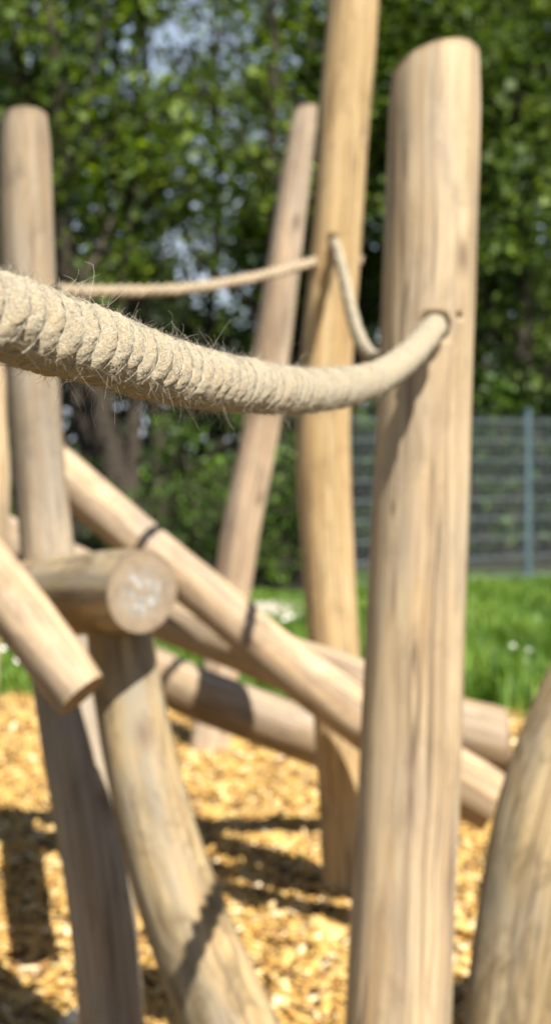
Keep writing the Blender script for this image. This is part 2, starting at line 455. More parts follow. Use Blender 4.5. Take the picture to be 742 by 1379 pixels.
def rope(name, P, R, label, strands=3, lay=0.106, step=0.0013, plump=0.36, around=36, mat=R_HEMP, yarns=9, group=None):
    """laid rope: strands twisted round each other, each strand of finer yarns twisted the other way"""
    P = [(*p, 0) for p in P]
    length = sum((Vector(P[k + 1][:3]) - Vector(P[k][:3])).length for k in range(len(P) - 1))
    n = int(length / step)
    Rr, s = catmull(P, n)
    C = Rr[:, :3]
    T, N, B = frames(C)
    rs = R * plump; rc = R - rs
    th = np.linspace(0, 2 * math.pi, around, endpoint=False)
    allV, allF, allA = [], [], []
    for k in range(strands):
        ang = 2 * math.pi * (k / strands - s / lay) + 0.12 * np.sin(s * 23 + k * 2) + 0.16 * np.sin(s * 71 + k * 2.9)
        wob = 1 + 0.05 * np.sin(s * 61 + k * 1.7) + 0.04 * np.sin(s * 137 + k * 2.3) + 0.02 * np.sin(s * 311 + k)
        rad = N * np.cos(ang)[:, None] + B * np.sin(ang)[:, None]
        SC = C + rad * (rc * wob)[:, None]
        ST = np.gradient(SC, axis=0); ST /= np.linalg.norm(ST, axis=1)[:, None]
        SN = rad - ST * (rad * ST).sum(1)[:, None]; SN /= np.linalg.norm(SN, axis=1)[:, None]
        SB = np.cross(ST, SN)
        tw = 2 * math.pi * s / (lay * 0.42)
        ph = th[None, :] + 0 * s[:, None]
        yarn = np.abs(np.sin(0.5 * yarns * (ph - tw[:, None])))        # rounded yarns with sharp grooves
        seg = 0.5 + 0.5 * np.sin(s[:, None] * 2 * math.pi / 0.0085 + 3 * np.sin(ph * yarns / 3 + k))
        r = rs * (0.76 + 0.25 * yarn + 0.08 * seg)
        r = r + rng.normal(0, rs * 0.024, r.shape)
        V = SC[:, None, :] + (SN[:, None, :] * np.cos(ph)[..., None] + SB[:, None, :] * np.sin(ph)[..., None]) * r[..., None]
        A = np.stack([((ph - tw[:, None]) / (2 * math.pi)), s[:, None] + 0 * ph, yarn], -1)
        ii, jj = np.meshgrid(np.arange(n - 1), np.arange(around), indexing='ij')
        j2 = (jj + 1) % around
        F = np.stack([ii * around + jj, ii * around + j2, (ii + 1) * around + j2, (ii + 1) * around + jj], -1).reshape(-1, 4)
        allF.append(F + k * n * around); allV.append(V.reshape(-1, 3)); allA.append(A.reshape(-1, 3))
    # the heart yarn the strands are laid around
    hr = R * 0.62
    V = C[:, None, :] + (N[:, None, :] * np.cos(th)[None, :, None] + B[:, None, :] * np.sin(th)[None, :, None]) * hr
    ii, jj = np.meshgrid(np.arange(n - 1), np.arange(around), indexing='ij'); j2 = (jj + 1) % around
    allF.append(np.stack([ii * around + jj, ii * around + j2, (ii + 1) * around + j2, (ii + 1) * around + jj], -1).reshape(-1, 4) + strands * n * around)
    allV.append(V.reshape(-1, 3))
    allA.append(np.stack([np.tile(th / 6.283, (n, 1)), np.tile(s[:, None], (1, around)), np.ones((n, around))], -1).reshape(-1, 3))
    base = C[n // 2].copy()
    me = mesh_np(name, np.vstack(allV) - base, np.vstack(allF))
    vec_attr(me, 'rc', np.vstack(allA))
    o = link(name, me, mat)
    o.location = base
    tag(o, label, 'rope', group)
    return o, (C, T, N, B, s, base)

def strand_tubes(paths, radii, sides=3):
    """thin tapered tubes for loose fibres; paths (k, m, 3)"""
    paths = np.asarray(paths); K, m_, _ = paths.shape
    T = np.gradient(paths, axis=1); T /= np.linalg.norm(T, axis=2)[..., None] + 1e-9
    ref = np.tile(np.array([0.31, 0.52, 0.79]), (K, m_, 1))
    N = np.cross(T, ref); N /= np.linalg.norm(N, axis=2)[..., None] + 1e-9
    B = np.cross(T, N)
    tap = np.linspace(1, 0.45, m_)[None, :, None]
    rad = np.asarray(radii)[:, None, None] * tap
    V = np.stack([paths + (N * math.cos(a) + B * math.sin(a)) * rad for a in np.linspace(0, 2 * math.pi, sides, endpoint=False)], 2)
    k, i, j = np.meshgrid(np.arange(K), np.arange(m_ - 1), np.arange(sides), indexing='ij')
    j2 = (j + 1) % sides
    b0 = (k * m_ + i) * sides; b1 = (k * m_ + i + 1) * sides
    F = np.stack([b0 + j, b0 + j2, b1 + j2, b1 + j], -1).reshape(-1, 4)
    return V.reshape(-1, 3), F

def fuzz(parent, data, R, count, rmin, rmax, lens, s_lo, s_hi, curl=0.5, down=None, grav=0.0):
    C, T, N, B, s, base = data
    n = len(C)
    i = np.clip(((s_lo + (s_hi - s_lo) * rng.random(count)) / s[-1] * n).astype(int), 0, n - 1)
    a = rng.random(count) * 2 * math.pi
    rad = N[i] * np.cos(a)[:, None] + B[i] * np.sin(a)[:, None]
    if down is not None:                                             # grow mostly on the underside or the top
        tgt = np.array([0, 0, down]); rad = rad + tgt * 1.3
        rad -= T[i] * (rad * T[i]).sum(1)[:, None]
        rad /= np.linalg.norm(rad, axis=1)[:, None]
    tan = np.cross(T[i], rad)
    L = rng.uniform(*lens, count) * (0.5 + rng.random(count))
    m_ = 7
    d = rad * rng.uniform(0.25, 1.0, count)[:, None] + tan * rng.normal(0, 0.7, count)[:, None] + T[i] * rng.normal(0, 0.8, count)[:, None]
    d /= np.linalg.norm(d, axis=1)[:, None]
    bend = rng.normal(0, curl, (count, 3)); bend2 = rng.normal(0, curl, (count, 3))
    p = C[i] + rad * (R * rng.uniform(0.86, 1.02, count))[:, None]
    paths = [p]
    for q in range(1, m_):
        f = q / (m_ - 1)
        dd = d + bend * f + bend2 * math.sin(f * 3.0) + np.array([0, 0, -grav]) * f
        dd /= np.linalg.norm(dd, axis=1)[:, None]
        p = p + dd * (L / (m_ - 1))[:, None]
        paths.append(p)
    V, F = strand_tubes(np.stack(paths, 1), rng.uniform(rmin, rmax, count))
    return V - base, F

# front rope: straight in plan, hanging in a shallow catenary from the thick post to a post beside the camera
front = [(-60, None, 0.0)]
fr = []
for x, y in ((560, 470), (530, 496), (500, 512), (450, 523), (400, 526), (350, 521.5), (300, 515), (250, 505), (200, 491), (100, 457), (0, 427)):
    k = (x - CX) / FPX
    Y = 0.302 / (0.2 - k)
    fr.append(at(x, y, Y))
hole_in = at(586, 438, 2.935)
fr = [hole_in + Vector((0.011, 0.055, 0.013)), hole_in] + fr
fr += [Vector((-0.302 + 0.2 * 0.70, 0.70, 1.421)), Vector((-0.302 + 0.2 * 0.52, 0.52, 1.433))]
RF = 0.0227
rp, rdat = rope('climbing_rope', fr, RF, strands=2, lay=0.060, yarns=8, plump=0.315, label= 'thick frayed hemp rope in sharp focus sweeping across to the thick pale post', group='hand ropes')
tot = rdat[4][-1]
Vs, Fs, off = [], [], 0
def add_fuzz(*a, **k):
    global off
    v, f = fuzz(rp, rdat, RF, *a, **k)
    Vs.append(v); Fs.append(f + off); off += len(v)
add_fuzz(24000, 0.00005, 0.00009, (0.002, 0.007), 0.9, tot, curl=1.0)
add_fuzz(1500, 0.00005, 0.00009, (0.002, 0.006), 0.0, 1.2, curl=0.7)
add_fuzz(1100, 0.00005, 0.00009, (0.006, 0.016), 1.0, tot, curl=0.8)
add_fuzz(800, 0.00006, 0.00011, (0.008, 0.024), 1.25, tot - 0.1, curl=1.1, down=-1, grav=0.5)
add_fuzz(130, 0.00008, 0.00013, (0.012, 0.030), 1.45, tot - 0.1, curl=0.5, down=1)
# stray fibres lying along the strands
def flat_fibres(count, k_strands=2, lay=0.060):
    global off
    C, T, N, B, s_, base = rdat
    m_ = 6
    s0 = rng.uniform(0.9, s_[-1] - 0.03, count); L = rng.uniform(0.002, 0.008, count)
    k = rng.integers(0, k_strands, count); side = rng.normal(0, 0.8, count)
    drift = rng.normal(0, 0.35, count)
    pts = []
    for q in range(m_):
        f = q / (m_ - 1)
        ss = s0 + L * f
        i = np.clip((ss / s_[-1] * (len(C) - 1)).astype(int), 0, len(C) - 1)
        ang = 2 * math.pi * (k / k_strands - s_[i] / lay) + 0.12 * np.sin(s_[i] * 23 + k * 2) + 0.16 * np.sin(s_[i] * 71 + k * 2.9)
        rad = N[i] * np.cos(ang)[:, None] + B[i] * np.sin(ang)[:, None]
        tan = np.cross(T[i], rad)
        rs = RF * 0.31; rc = RF - rs
        a = side + drift * f
        lift = rs * (1.06 + 0.16 * f * rng.random(count))
        pts.append(C[i] + rad * (rc + np.cos(a) * lift)[:, None] + tan * (np.sin(a) * lift)[:, None])
    v, f = strand_tubes(np.stack(pts, 1), rng.uniform(0.00009, 0.00016, count))
    Vs.append(v - base); Fs.append(f + off); off += len(v)
flat_fibres(9000)
fz = link('loose_fibres', mesh_np('loose_fibres', np.vstack(Vs), np.vstack(Fs)), R_FUZZ, rp)
tag(fz, kind='stuff')

# rope between the thick pale post and the tall post
b0 = at(507, 482, 3.5); b1 = at(450, 326, 4.86)
mid = [at(498, 478, 3.62), at(490, 468, 3.72), at(480, 446, 3.92), at(471, 412, 4.2), at(463, 375, 4.5), at(455, 342, 4.75)]
rope('climbing_rope', [at(530, 478, 3.07), b0] + mid + [b1, b1 + Vector((0, 0.06, 0.02))], 0.0165, 'pale rope running back from the thick pale post to the tall yellowish post',
     lay=0.12, step=0.006, around=16, yarns=6, group='hand ropes')
# rope between the tall post and the greyish post, its end poking out on the far side
pl = [(-0.505, 3.76, 1.722), (-0.44, 3.88, 1.732), (-0.32, 4.09, 1.753), (-0.20, 4.31, 1.785), (-0.06, 4.566, 1.838), (0.05, 4.77, 1.888), (0.115, 4.885, 1.918),
      (0.19, 4.94, 1.93), (0.262, 4.95, 1.927)]
ro, _ = rope('climbing_rope', [Vector(p) for p in pl], 0.0165, 'tan rope slung between the greyish post and the tall yellowish post', lay=0.12, step=0.006, around=16, yarns=6,
             mat=R_HEMP2, group='hand ropes')

# ------------------------------------------------------------------ ground
def sheet(name, x0, x1, y0, y1, z, nx, ny, mat, kind='structure', edge=None, rough=0.0):
    bm = bmesh.new()
    g = [[None] * (nx + 1) for _ in range(ny + 1)]
    for j in range(ny + 1):
        for i in range(nx + 1):
            x = x0 + (x1 - x0) * i / nx; y = y0 + (y1 - y0) * j / ny
            if edge and j == ny: y += edge(x)
            g[j][i] = bm.verts.new((x, y, z + (noise.noise((x * 0.9, y * 0.9, 3)) * rough if 0 < j < ny else 0)))
    for j in range(ny):
        for i in range(nx):
            bm.faces.new((g[j][i], g[j][i + 1], g[j + 1][i + 1], g[j + 1][i]))
    me = bpy.data.meshes.new(name); bm.to_mesh(me); bm.free()
    o = link(name, me, mat); tag(o, kind=kind)
    return o

def pos_noise_mat(name, c1, c2, scale, rough=0.95, c3=None):
    m, nt, b = new_mat(name)
    g = nt.nodes.new('ShaderNodeNewGeometry')
    n = tnoise(nt, g.outputs['Position'], scale, 6, 0.65)
    base = ramp(nt, n, [(0.35, c1), (0.65, c2)])
    if c3:
        n2 = tnoise(nt, g.outputs['Position'], scale * 0.13, 3, 0.5)
        base = mixc(nt, ramp(nt, n2, [(0.45, (0, 0, 0)), (0.65, (0.7,) * 3)]), base, c3)
    nt.links.new(base, b.inputs['Base Color'])
    b.inputs['Roughness'].default_value = rough
    bump(nt, n, 0.6, 0.02, b)
    return m

M_SOIL = pos_noise_mat('grassy_soil', (0.035, 0.055, 0.014), (0.06, 0.10, 0.022), 14, c3=(0.06, 0.055, 0.03))
M_BED = pos_noise_mat('packed_wood_chips', (0.069, 0.040, 0.013), (0.181, 0.112, 0.037), 40)
M_PATH = pos_noise_mat('pale_gravel', (0.304, 0.274, 0.213), (0.418, 0.380, 0.304), 30)
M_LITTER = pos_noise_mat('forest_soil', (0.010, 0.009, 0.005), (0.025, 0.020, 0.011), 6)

def bed_edge(x): return noise.noise((x * 0.8, 2.2, 0)) * 0.25 - 0.25 * x
sheet('ground', -400, 400, -60, 900, 0.0, 8, 8, M_SOIL)
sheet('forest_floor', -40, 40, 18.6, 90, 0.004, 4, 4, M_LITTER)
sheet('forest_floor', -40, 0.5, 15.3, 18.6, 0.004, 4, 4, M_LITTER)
sheet('wood_chip_bed', -9, 9, -5, 8.5, 0.008, 60, 40, M_BED, edge=bed_edge)
sheet('gravel_path', -3.4, 0.30, 13.1, 14.8, 0.008, 12, 4, M_PATH)

# loose chips: real splinters of wood lying every which way
def chips():
    n = 70000
    Y = rng.uniform(3.3, 9.1, n * 2)
    keep = rng.random(n * 2) < np.clip((0.17 * Y + 0.55) / 2.1, 0, 1)
    Y = Y[keep][:n]; n = len(Y)
    X = rng.uniform(-1, 1, n) * (0.17 * Y + 0.55)
    edge = 8.5 + np.array([bed_edge(x) for x in X])
    ok = Y < edge - 0.05 + rng.normal(0, 0.15, n); X, Y = X[ok], Y[ok]; n = len(X)
    hump = np.array([noise.noise((x * 2.3, y * 2.3, 0)) * 0.022 + noise.noise((x * 7, y * 7, 4)) * 0.014 for x, y in zip(X, Y)])
    Z = 0.018 + np.maximum(hump, -0.014) + rng.random(n) * 0.016
    l = rng.lognormal(math.log(0.0145), 0.45, n); w = l * rng.uniform(0.25, 0.7, n); t = rng.uniform(0.0012, 0.0035, n)
    yaw = rng.uniform(0, 2 * math.pi, n); tilt = rng.normal(0, 0.42, n); roll = rng.normal(0, 0.42, n)
    cy, sy, ct, st, cr, sr = np.cos(yaw), np.sin(yaw), np.cos(tilt), np.sin(tilt), np.cos(roll), np.sin(roll)
    ex = np.stack([cy * ct, sy * ct, st], -1)
    e0 = np.stack([-sy, cy, 0 * cy], -1)
    ez0 = np.cross(ex, e0)
    ey = e0 * cr[:, None] + ez0 * sr[:, None]; ez = np.cross(ex, ey)
    P = np.stack([X, Y, Z], -1)
    V = []
    tap = rng.uniform(0.45, 1.0, n)
    for sx, sy_, sz in ((-1, -1, -1), (1, -1, -1), (1, 1, -1), (-1, 1, -1), (-1, -1, 1), (1, -1, 1), (1, 1, 1), (-1, 1, 1)):
        ww = w * (tap if sx > 0 else 1.0)
        V.append(P + ex * (l * sx)[:, None] + ey * (ww * sy_)[:, None] + ez * (t * sz)[:, None])
    V = np.stack(V, 1).reshape(-1, 3)
    q = np.array([[0, 3, 2, 1], [4, 5, 6, 7], [0, 1, 5, 4], [1, 2, 6, 5], [2, 3, 7, 6], [3, 0, 4, 7]])
    F = (np.arange(n)[:, None, None] * 8 + q[None]).reshape(-1, 4)
    me = mesh_np('wood_chips', V, F, smooth=False)
    flt_attr(me, 'tone', np.repeat(rng.random(n), 8))
    m, nt, b = new_mat('wood_chip')
    a = nt.nodes.new('ShaderNodeAttribute'); a.attribute_name = 'tone'
    c = ramp(nt, a.outputs['Fac'], [(0.0, (0.072, 0.041, 0.016)), (0.14, (0.203, 0.105, 0.032)), (0.3, (0.406, 0.229, 0.055)), (0.65, (0.526, 0.322, 0.083)), (0.9, (0.621, 0.433, 0.164)), (1.0, (0.836, 0.701, 0.458))])
    nt.links.new(c, b.inputs['Base Color'])
    b.inputs['Roughness'].default_value = 0.6
    b.inputs['Specular IOR Level'].default_value = 0.4
    tag(link('wood_chips', me, m), 'golden wood chips covering the playground floor', 'wood chips', kind='stuff')
chips()

# ------------------------------------------------------------------ foliage materials
def leaf_mat(name, c1, c2, c3, trans=0.45):
    m = bpy.data.materials.new(name); m.use_nodes = True
    nt = m.node_tree; nt.nodes.clear()
    out = nt.nodes.new('ShaderNodeOutputMaterial')
    a = nt.nodes.new('ShaderNodeAttribute'); a.attribute_name = 'tone'
    c = ramp(nt, a.outputs['Fac'], [(0.0, c1), (0.55, c2), (1.0, c3)])
    d = nt.nodes.new('ShaderNodeBsdfDiffuse'); t = nt.nodes.new('ShaderNodeBsdfTranslucent')
    gl = nt.nodes.new('ShaderNodeBsdfGlossy'); gl.inputs['Roughness'].default_value = 0.6
    gl.inputs['Color'].default_value = (0.8, 0.85, 0.8, 1)
    nt.links.new(c, d.inputs['Color'])
    tc = mixc(nt, 1.0, c, (1.25, 1.3, 0.5), 'MULTIPLY')
    nt.links.new(tc, t.inputs['Color'])
    mx = nt.nodes.new('ShaderNodeMixShader'); mx.inputs[0].default_value = trans
    nt.links.new(d.outputs[0], mx.inputs[1]); nt.links.new(t.outputs[0], mx.inputs[2])
    m2 = nt.nodes.new('ShaderNodeMixShader'); m2.inputs[0].default_value = 0.025
    nt.links.new(mx.outputs[0], m2.inputs[1]); nt.links.new(gl.outputs[0], m2.inputs[2])
    nt.links.new(m2.outputs[0], out.inputs['Surface'])
    return m

L_TREE = leaf_mat('tree_leaf', (0.022, 0.040, 0.003), (0.094, 0.155, 0.009), (0.302, 0.398, 0.027))
L_OLIVE = leaf_mat('olive_tree_leaf', (0.032, 0.053, 0.009), (0.105, 0.160, 0.026), (0.241, 0.324, 0.063))
L_SHRUB = leaf_mat('shrub_leaf', (0.013, 0.028, 0.002), (0.056, 0.114, 0.008), (0.184, 0.329, 0.024))
L_DEEP = leaf_mat('painted_shade_leaf', (0.007, 0.014, 0.003), (0.022, 0.038, 0.006), (0.056, 0.084, 0.013))  # back-row leaves: understorey shade is put into the colour as near-black green
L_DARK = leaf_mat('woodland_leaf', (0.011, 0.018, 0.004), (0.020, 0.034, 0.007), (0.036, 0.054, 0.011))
L_GRASS = leaf_mat('grass_blade', (0.051, 0.111, 0.009), (0.111, 0.212, 0.015), (0.204, 0.289, 0.034), trans=0.35)
M_BARK = pos_noise_mat('grey_brown_bark', (0.025, 0.019, 0.013), (0.083, 0.066, 0.050), 18)

def leaf_mesh(name, P, size, tone, flat=0.0):
    """bent diamond leaves at points P"""
    n = len(P)
    d = rng.normal(0, 1, (n, 3)); d[:, 2] -= 0.35; d /= np.linalg.norm(d, axis=1)[:, None]
    u = rng.normal(0, 1, (n, 3)); u[:, 2] += 0.8
    sd = np.cross(d, u); sd /= np.linalg.norm(sd, axis=1)[:, None]
    nm = np.cross(sd, d)
    s = size * rng.lognormal(0, 0.25, n)
    w = s * rng.uniform(0.28, 0.42, n)
    base = P; tip = P + d * s[:, None]
    mid = P + d * (s * 0.45)[:, None] - nm * (s * 0.10)[:, None]
    V = np.stack([base, mid + sd * w[:, None], tip, mid - sd * w[:, None]], 1).reshape(-1, 3)
    F = np.arange(n * 4).reshape(-1, 4)
    me = mesh_np(name, V, F, smooth=False)
    flt_attr(me, 'tone', np.repeat(np.clip(tone, 0, 1), 4))
    return me

def tube_mesh(name, segs, sides=9):
    """segs: list of [(point, radius), ...] polylines -> one mesh"""
    Vs, Fs, off = [], [], 0
    for pl_ in segs:
        C = np.array([tuple(p) for p, r in pl_], dtype=float); rad = np.array([r for p, r in pl_])
        T, N, B = frames(C)
        th = np.linspace(0, 2 * math.pi, sides, endpoint=False)
        V = C[:, None] + (N[:, None] * np.cos(th)[None, :, None] + B[:, None] * np.sin(th)[None, :, None]) * rad[:, None, None]
        n = len(C)
        ii, jj = np.meshgrid(np.arange(n - 1), np.arange(sides), indexing='ij'); j2 = (jj + 1) % sides
        F = np.stack([ii * sides + jj, ii * sides + j2, (ii + 1) * sides + j2, (ii + 1) * sides + jj], -1).reshape(-1, 4)
        Vs.append(V.reshape(-1, 3)); Fs.append(F + off); off += n * sides
    return mesh_np(name, np.vstack(Vs), np.vstack(Fs))

def grow(start, direc, length, r0, r1, bends=0.18, up=0.08, n=7, R=random):
    p = Vector(start); d = Vector(direc).normalized(); out = [(p.copy(), r0)]
    for k in range(n):
        d = (d + Vector((R.gauss(0, bends), R.gauss(0, bends), R.gauss(0, bends * 0.6) + up))).normalized()
        p = p + d * (length / n)
        out.append((p.copy(), r0 + (r1 - r0) * (k + 1) / n))
    return out

def make_tree(seed, height, crown_r, crown_lo, leaves, leaf_size, stems=1, r=0.14, clump=0.42):
    """trunk + limbs + twigs, leaves in clumps along the twigs. returns (wood mesh, leaf mesh)"""
    R = random.Random(seed)
    segs, tips = [], []
    for st in range(stems):
        a = R.uniform(0, 6.28)
        lean = Vector((math.cos(a), math.sin(a), 0)) * (0.30 if stems > 1 else 0.06)
        tr = grow(Vector((math.cos(a), math.sin(a), 0)) * (0.18 if stems > 1 else 0), lean + Vector((0, 0, 1)), height * R.uniform(0.8, 0.95), r / (1 if stems == 1 else 1.35), 0.02, 0.07, 0.03, 12, R)
        segs.append(tr)
        nl = int(13 / (1 if stems == 1 else 1.6))
        for k in range(nl):
            f = (crown_lo / height) + (1 - crown_lo / height) * (k + R.random()) / nl * 0.98
            idx = min(len(tr) - 2, int(f * (len(tr) - 1)))
            p, rr = tr[idx]
            p = p + (tr[idx + 1][0] - p) * R.random()
            az = k * 2.4 + R.uniform(-0.5, 0.5)
            ll = crown_r * (1.05 - 0.55 * abs(f - 0.45)) * R.uniform(0.7, 1.1)
            el = R.uniform(0.15, 0.9)
            lb = grow(p, (math.cos(az) * math.cos(el), math.sin(az) * math.cos(el), math.sin(el)), ll, max(0.016, rr * 0.5), 0.010, 0.16, 0.05, 6, R)
            segs.append(lb)
            for q in range(1, 7):
                for _ in range(2):
                    d = Vector((R.gauss(0, 1), R.gauss(0, 1), R.gauss(0.1, 0.6)))
                    tw = grow(lb[q][0], d, ll * R.uniform(0.18, 0.42), 0.008, 0.004, 0.2, -0.02, 4, R)
                    segs.append(tw); tips += [tw[2][0], tw[4][0]]
    T = np.array([tuple(t) for t in tips])
    rg = np.random.default_rng(seed)
    ct = rg.random(len(T))
    wgt = rg.gamma(1.2, 1.0, len(T)); wgt /= wgt.sum()
    idx = rg.choice(len(T), leaves, p=wgt)
    P = T[idx] + rg.normal(0, clump * 0.5, (leaves, 3)) * np.array([1, 1, 0.7])
    ok = P[:, 2] > crown_lo * 0.55
    P = P[ok]; idx = idx[ok]
    tone = np.clip(ct[idx] ** 1.4 * 0.75 + rg.random(len(P)) * 0.25, 0, 1)
    return tube_mesh('trunk', segs, 8), leaf_mesh('crown', P, leaf_size, tone)

def place_tree(src, x, y, rot, sc, label, group, lm, name='leafy_tree', cat='tree', parts=('trunk', 'crown')):
    t = empty(name, (x, y, 0)); t.rotation_euler = (0, 0, rot); t.scale = (sc, sc, sc)
    tag(t, label, cat, group)
    link(parts[0], src[0], M_BARK, t)
    link(parts[1], src[1], lm, t)
    return t

airy = make_tree(3, 10.5, 2.9, 3.4, 8500, 0.12, stems=4, r=0.25)
full = make_tree(8, 10.0, 2.8, 3.2, 12500, 0.105, stems=1, r=0.15)
tall = make_tree(19, 13.0, 3.2, 3.2, 9000, 0.13, stems=2, r=0.19)
broad = make_tree(27, 9.0, 3.1, 1.6, 15000, 0.12, stems=1, r=0.16)
def px(x, Y): return (x - CX) / FPX * Y
FR = 'trees at the edge of the woods'
BK = 'trees deeper in the woods'
place_tree(airy, px(190, 20), 20.0, 0.6, 1.0, 'open many stemmed tree whose dark limbs fan out behind the front rope and greyish post', FR, L_TREE)
place_tree(full, px(-70, 22), 22.3, 2.0, 1.0, 'leafy tree filling the top left corner beyond the greyish post', FR, L_TREE)
place_tree(full, px(455, 24), 24.5, 4.1, 1.0, 'green tree rising directly behind the tall yellowish post', FR, L_TREE)
place_tree(broad, px(690, 20.5), 21.0, 1.1, 1.08, 'dense olive green tree behind the wire fence right of the thick pale post', FR, L_OLIVE)
place_tree(full, px(590, 23), 24.0, 5.2, 1.05, 'leafy tree whose crown shows just above the thick pale post', FR, L_OLIVE)
place_tree(airy, px(330, 25), 26.0, 3.3, 1.1, 'thin crowned tree with bright sky gaps left of the leaning post', FR, L_TREE)
for X, Y, rot, s_, src in ((-5.2, 27, 0.3, 1.0, tall), (-2.4, 30, 1.9, 0.95, tall), (4.8, 27.5, 2.8, 1.0, tall), (2.2, 31, 4.4, 1.0, tall),
                           (-8.5, 24, 1.2, 1.0, full), (8.0, 24, 3.9, 1.0, broad), (7.2, 31, 5.5, 1.0, tall), (-9, 31, 0.9, 1.1, tall),
                           (13, 27, 2.2, 1.1, full), (-14, 27, 2.9, 1.1, broad), (0.2, 34, 0.2, 1.0, full)):
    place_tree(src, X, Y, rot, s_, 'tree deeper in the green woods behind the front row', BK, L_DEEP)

slim = make_tree(52, 11.5, 1.8, 4.6, 2600, 0.105, stems=1, r=0.12)
for x, Y, rot, lab in ((130, 20.2, 0.4, 'slim bare trunk tree nearest the greyish post, seen under the front rope'),
                       (172, 20.6, 2.0, 'slim bare trunk tree second from the greyish post, seen under the front rope'),
                       (220, 21.0, 3.7, 'slim bare trunk tree third from the greyish post, beside the bright shrub'),
                       (376, 20.8, 5.1, 'slim bare trunk tree seen between the leaning post and the tall yellowish post')):
    place_tree(slim, px(x, Y), Y, rot, 1.0, lab, 'slim trees under the front rope', L_TREE, name='slim_tree')

# understorey shrubs
shrub = make_tree(41, 2.4, 0.95, 0.15, 1400, 0.095, stems=3, r=0.05, clump=0.14)
shrub2 = make_tree(44, 2.0, 1.0, 0.1, 1500, 0.085, stems=3, r=0.045, clump=0.13)
G_SH = 'shrubs under the woodland edge'
def sh(src, x, Y, rot, sc, label):
    place_tree(src, px(x, Y), Y, rot, sc, label, G_SH, L_SHRUB, name='shrub', cat='shrub', parts=('stem', 'foliage'))
sh(shrub, 292, 16.6, 0.4, 0.74, 'bright green shrub under the front rope left of the leaning post')
sh(shrub2, 345, 16.2, 2.2, 0.62, 'low shrub in the gap right of the leaning post foot')
sh(shrub2, 405, 17.4, 1.3, 0.85, 'dark green shrub between the leaning post and the tall yellowish post')
sh(shrub2, 150, 17.6, 1.0, 0.42, 'low shrub seen under the front rope right of the greyish post')
sh(shrub, 520, 20.6, 3.0, 1.0, 'shrub behind the wire fence left of the thick pale post')
sh(shrub2, 655, 20.4, 0.7, 1.1, 'shrub behind the wire fence just left of the teal fence post')
sh(shrub, 790, 20.6, 5.0, 1.0, 'shrub behind the wire fence at the right edge')
sh(shrub2, 590, 21.2, 2.7, 1.1, 'shrub behind the wire fence hidden mostly by the thick pale post')
sh(shrub2, 718, 21.2, 4.6, 1.1, 'shrub right behind the teal fence post')
sh(shrub2, 300, 15.9, 3.9, 0.5, 'low shrub directly behind the foot half of the leaning post')
sh(shrub, 372, 15.8, 0.9, 0.34, 'small low shrub beside the pale path patch')
sh(shrub2, 225, 15.8, 5.5, 0.5, 'low shrub above the slanting beam, left of the bright shrub')
sh(shrub2, 5, 17.5, 5.2, 0.75, 'shrub at the left edge behind the greyish post')

# far woodland as one mass
def woods():
    n = 60000
    X = rng.uniform(-34, 34, n); Y = rng.uniform(37, 47, n)
    top = np.array([6.2 + 2.6 * noise.noise((x * 0.33, 0, 0)) + 1.3 * noise.noise((x * 1.1, 4, 0)) for x in X])
    Z = top * rng.random(n) ** 0.85
    me = leaf_mesh('distant_woods', np.stack([X, Y, Z], -1), 0.34, rng.random(n))
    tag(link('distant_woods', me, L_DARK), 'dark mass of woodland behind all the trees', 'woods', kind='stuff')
woods()

# ------------------------------------------------------------------ grass, flowers
def grass():
    n = 95000
    Y = 8.0 + 9.8 * rng.random(n) ** 0.85
    X = rng.uniform(-1, 1, n) * (0.17 * Y + 1.2)
    edge = 8.5 + np.array([bed_edge(x) for x in X])
    ok = (Y > edge + rng.normal(0, 0.10, n)) & ((Y < 15.4 + rng.normal(0, 0.12, n)) | (X > 0.55)) & ~((Y > 13.0 + rng.normal(0, 0.25, n)) & (Y < 14.6 + rng.normal(0, 0.2, n)) & (X < 0.2 + rng.normal(0, 0.1, n)))
    X, Y = X[ok], Y[ok]; n = len(X)
    cl = np.array([noise.noise((x * 1.7, y * 1.7, 7)) + 0.6 * noise.noise((x * 5, y * 5, 1)) for x, y in zip(X, Y)])
    h = (0.10 + 0.085 * cl + 0.07 * rng.random(n)) * np.where(X > 0.42, np.clip(2.9 - Y * 0.15, 0.4, 1.35), np.clip(1.5 - Y * 0.09, 0.4, 1))
    h = np.maximum(h, 0.04)
    az = rng.uniform(0, 2 * math.pi, n); ln = rng.uniform(0.1, 0.8, n) * h
    w = rng.uniform(0.004, 0.011, n)
    b0 = np.stack([X, Y, 0 * X], -1)
    sd = np.stack([-np.sin(az), np.cos(az), 0 * az], -1) * w[:, None]
    dr = np.stack([np.cos(az), np.sin(az), 0 * az], -1)
    up = np.array([0, 0, 1.0])
    m1 = b0 + dr * (ln * 0.3)[:, None] + up * (h * 0.6)[:, None]
    tp = b0 + dr * ln[:, None] + up * h[:, None]
    V = np.stack([b0 - sd, b0 + sd, m1 + sd * 0.8, m1 - sd * 0.8, tp + sd * 0.15, tp - sd * 0.15], 1).reshape(-1, 3)
    k = np.arange(n)[:, None] * 6
    F = np.concatenate([k + np.array([[0, 1, 2, 3]]), k + np.array([[3, 2, 4, 5]])])
    me = mesh_np('grass', V, F, smooth=False)
    flt_attr(me, 'tone', np.repeat(np.clip(0.4 + 0.55 * cl + rng.normal(0, 0.25, n), 0, 1), 6))
    tag(link('grass', me, L_GRASS), 'bright green uncut grass behind the chips', 'grass', kind='stuff')
grass()

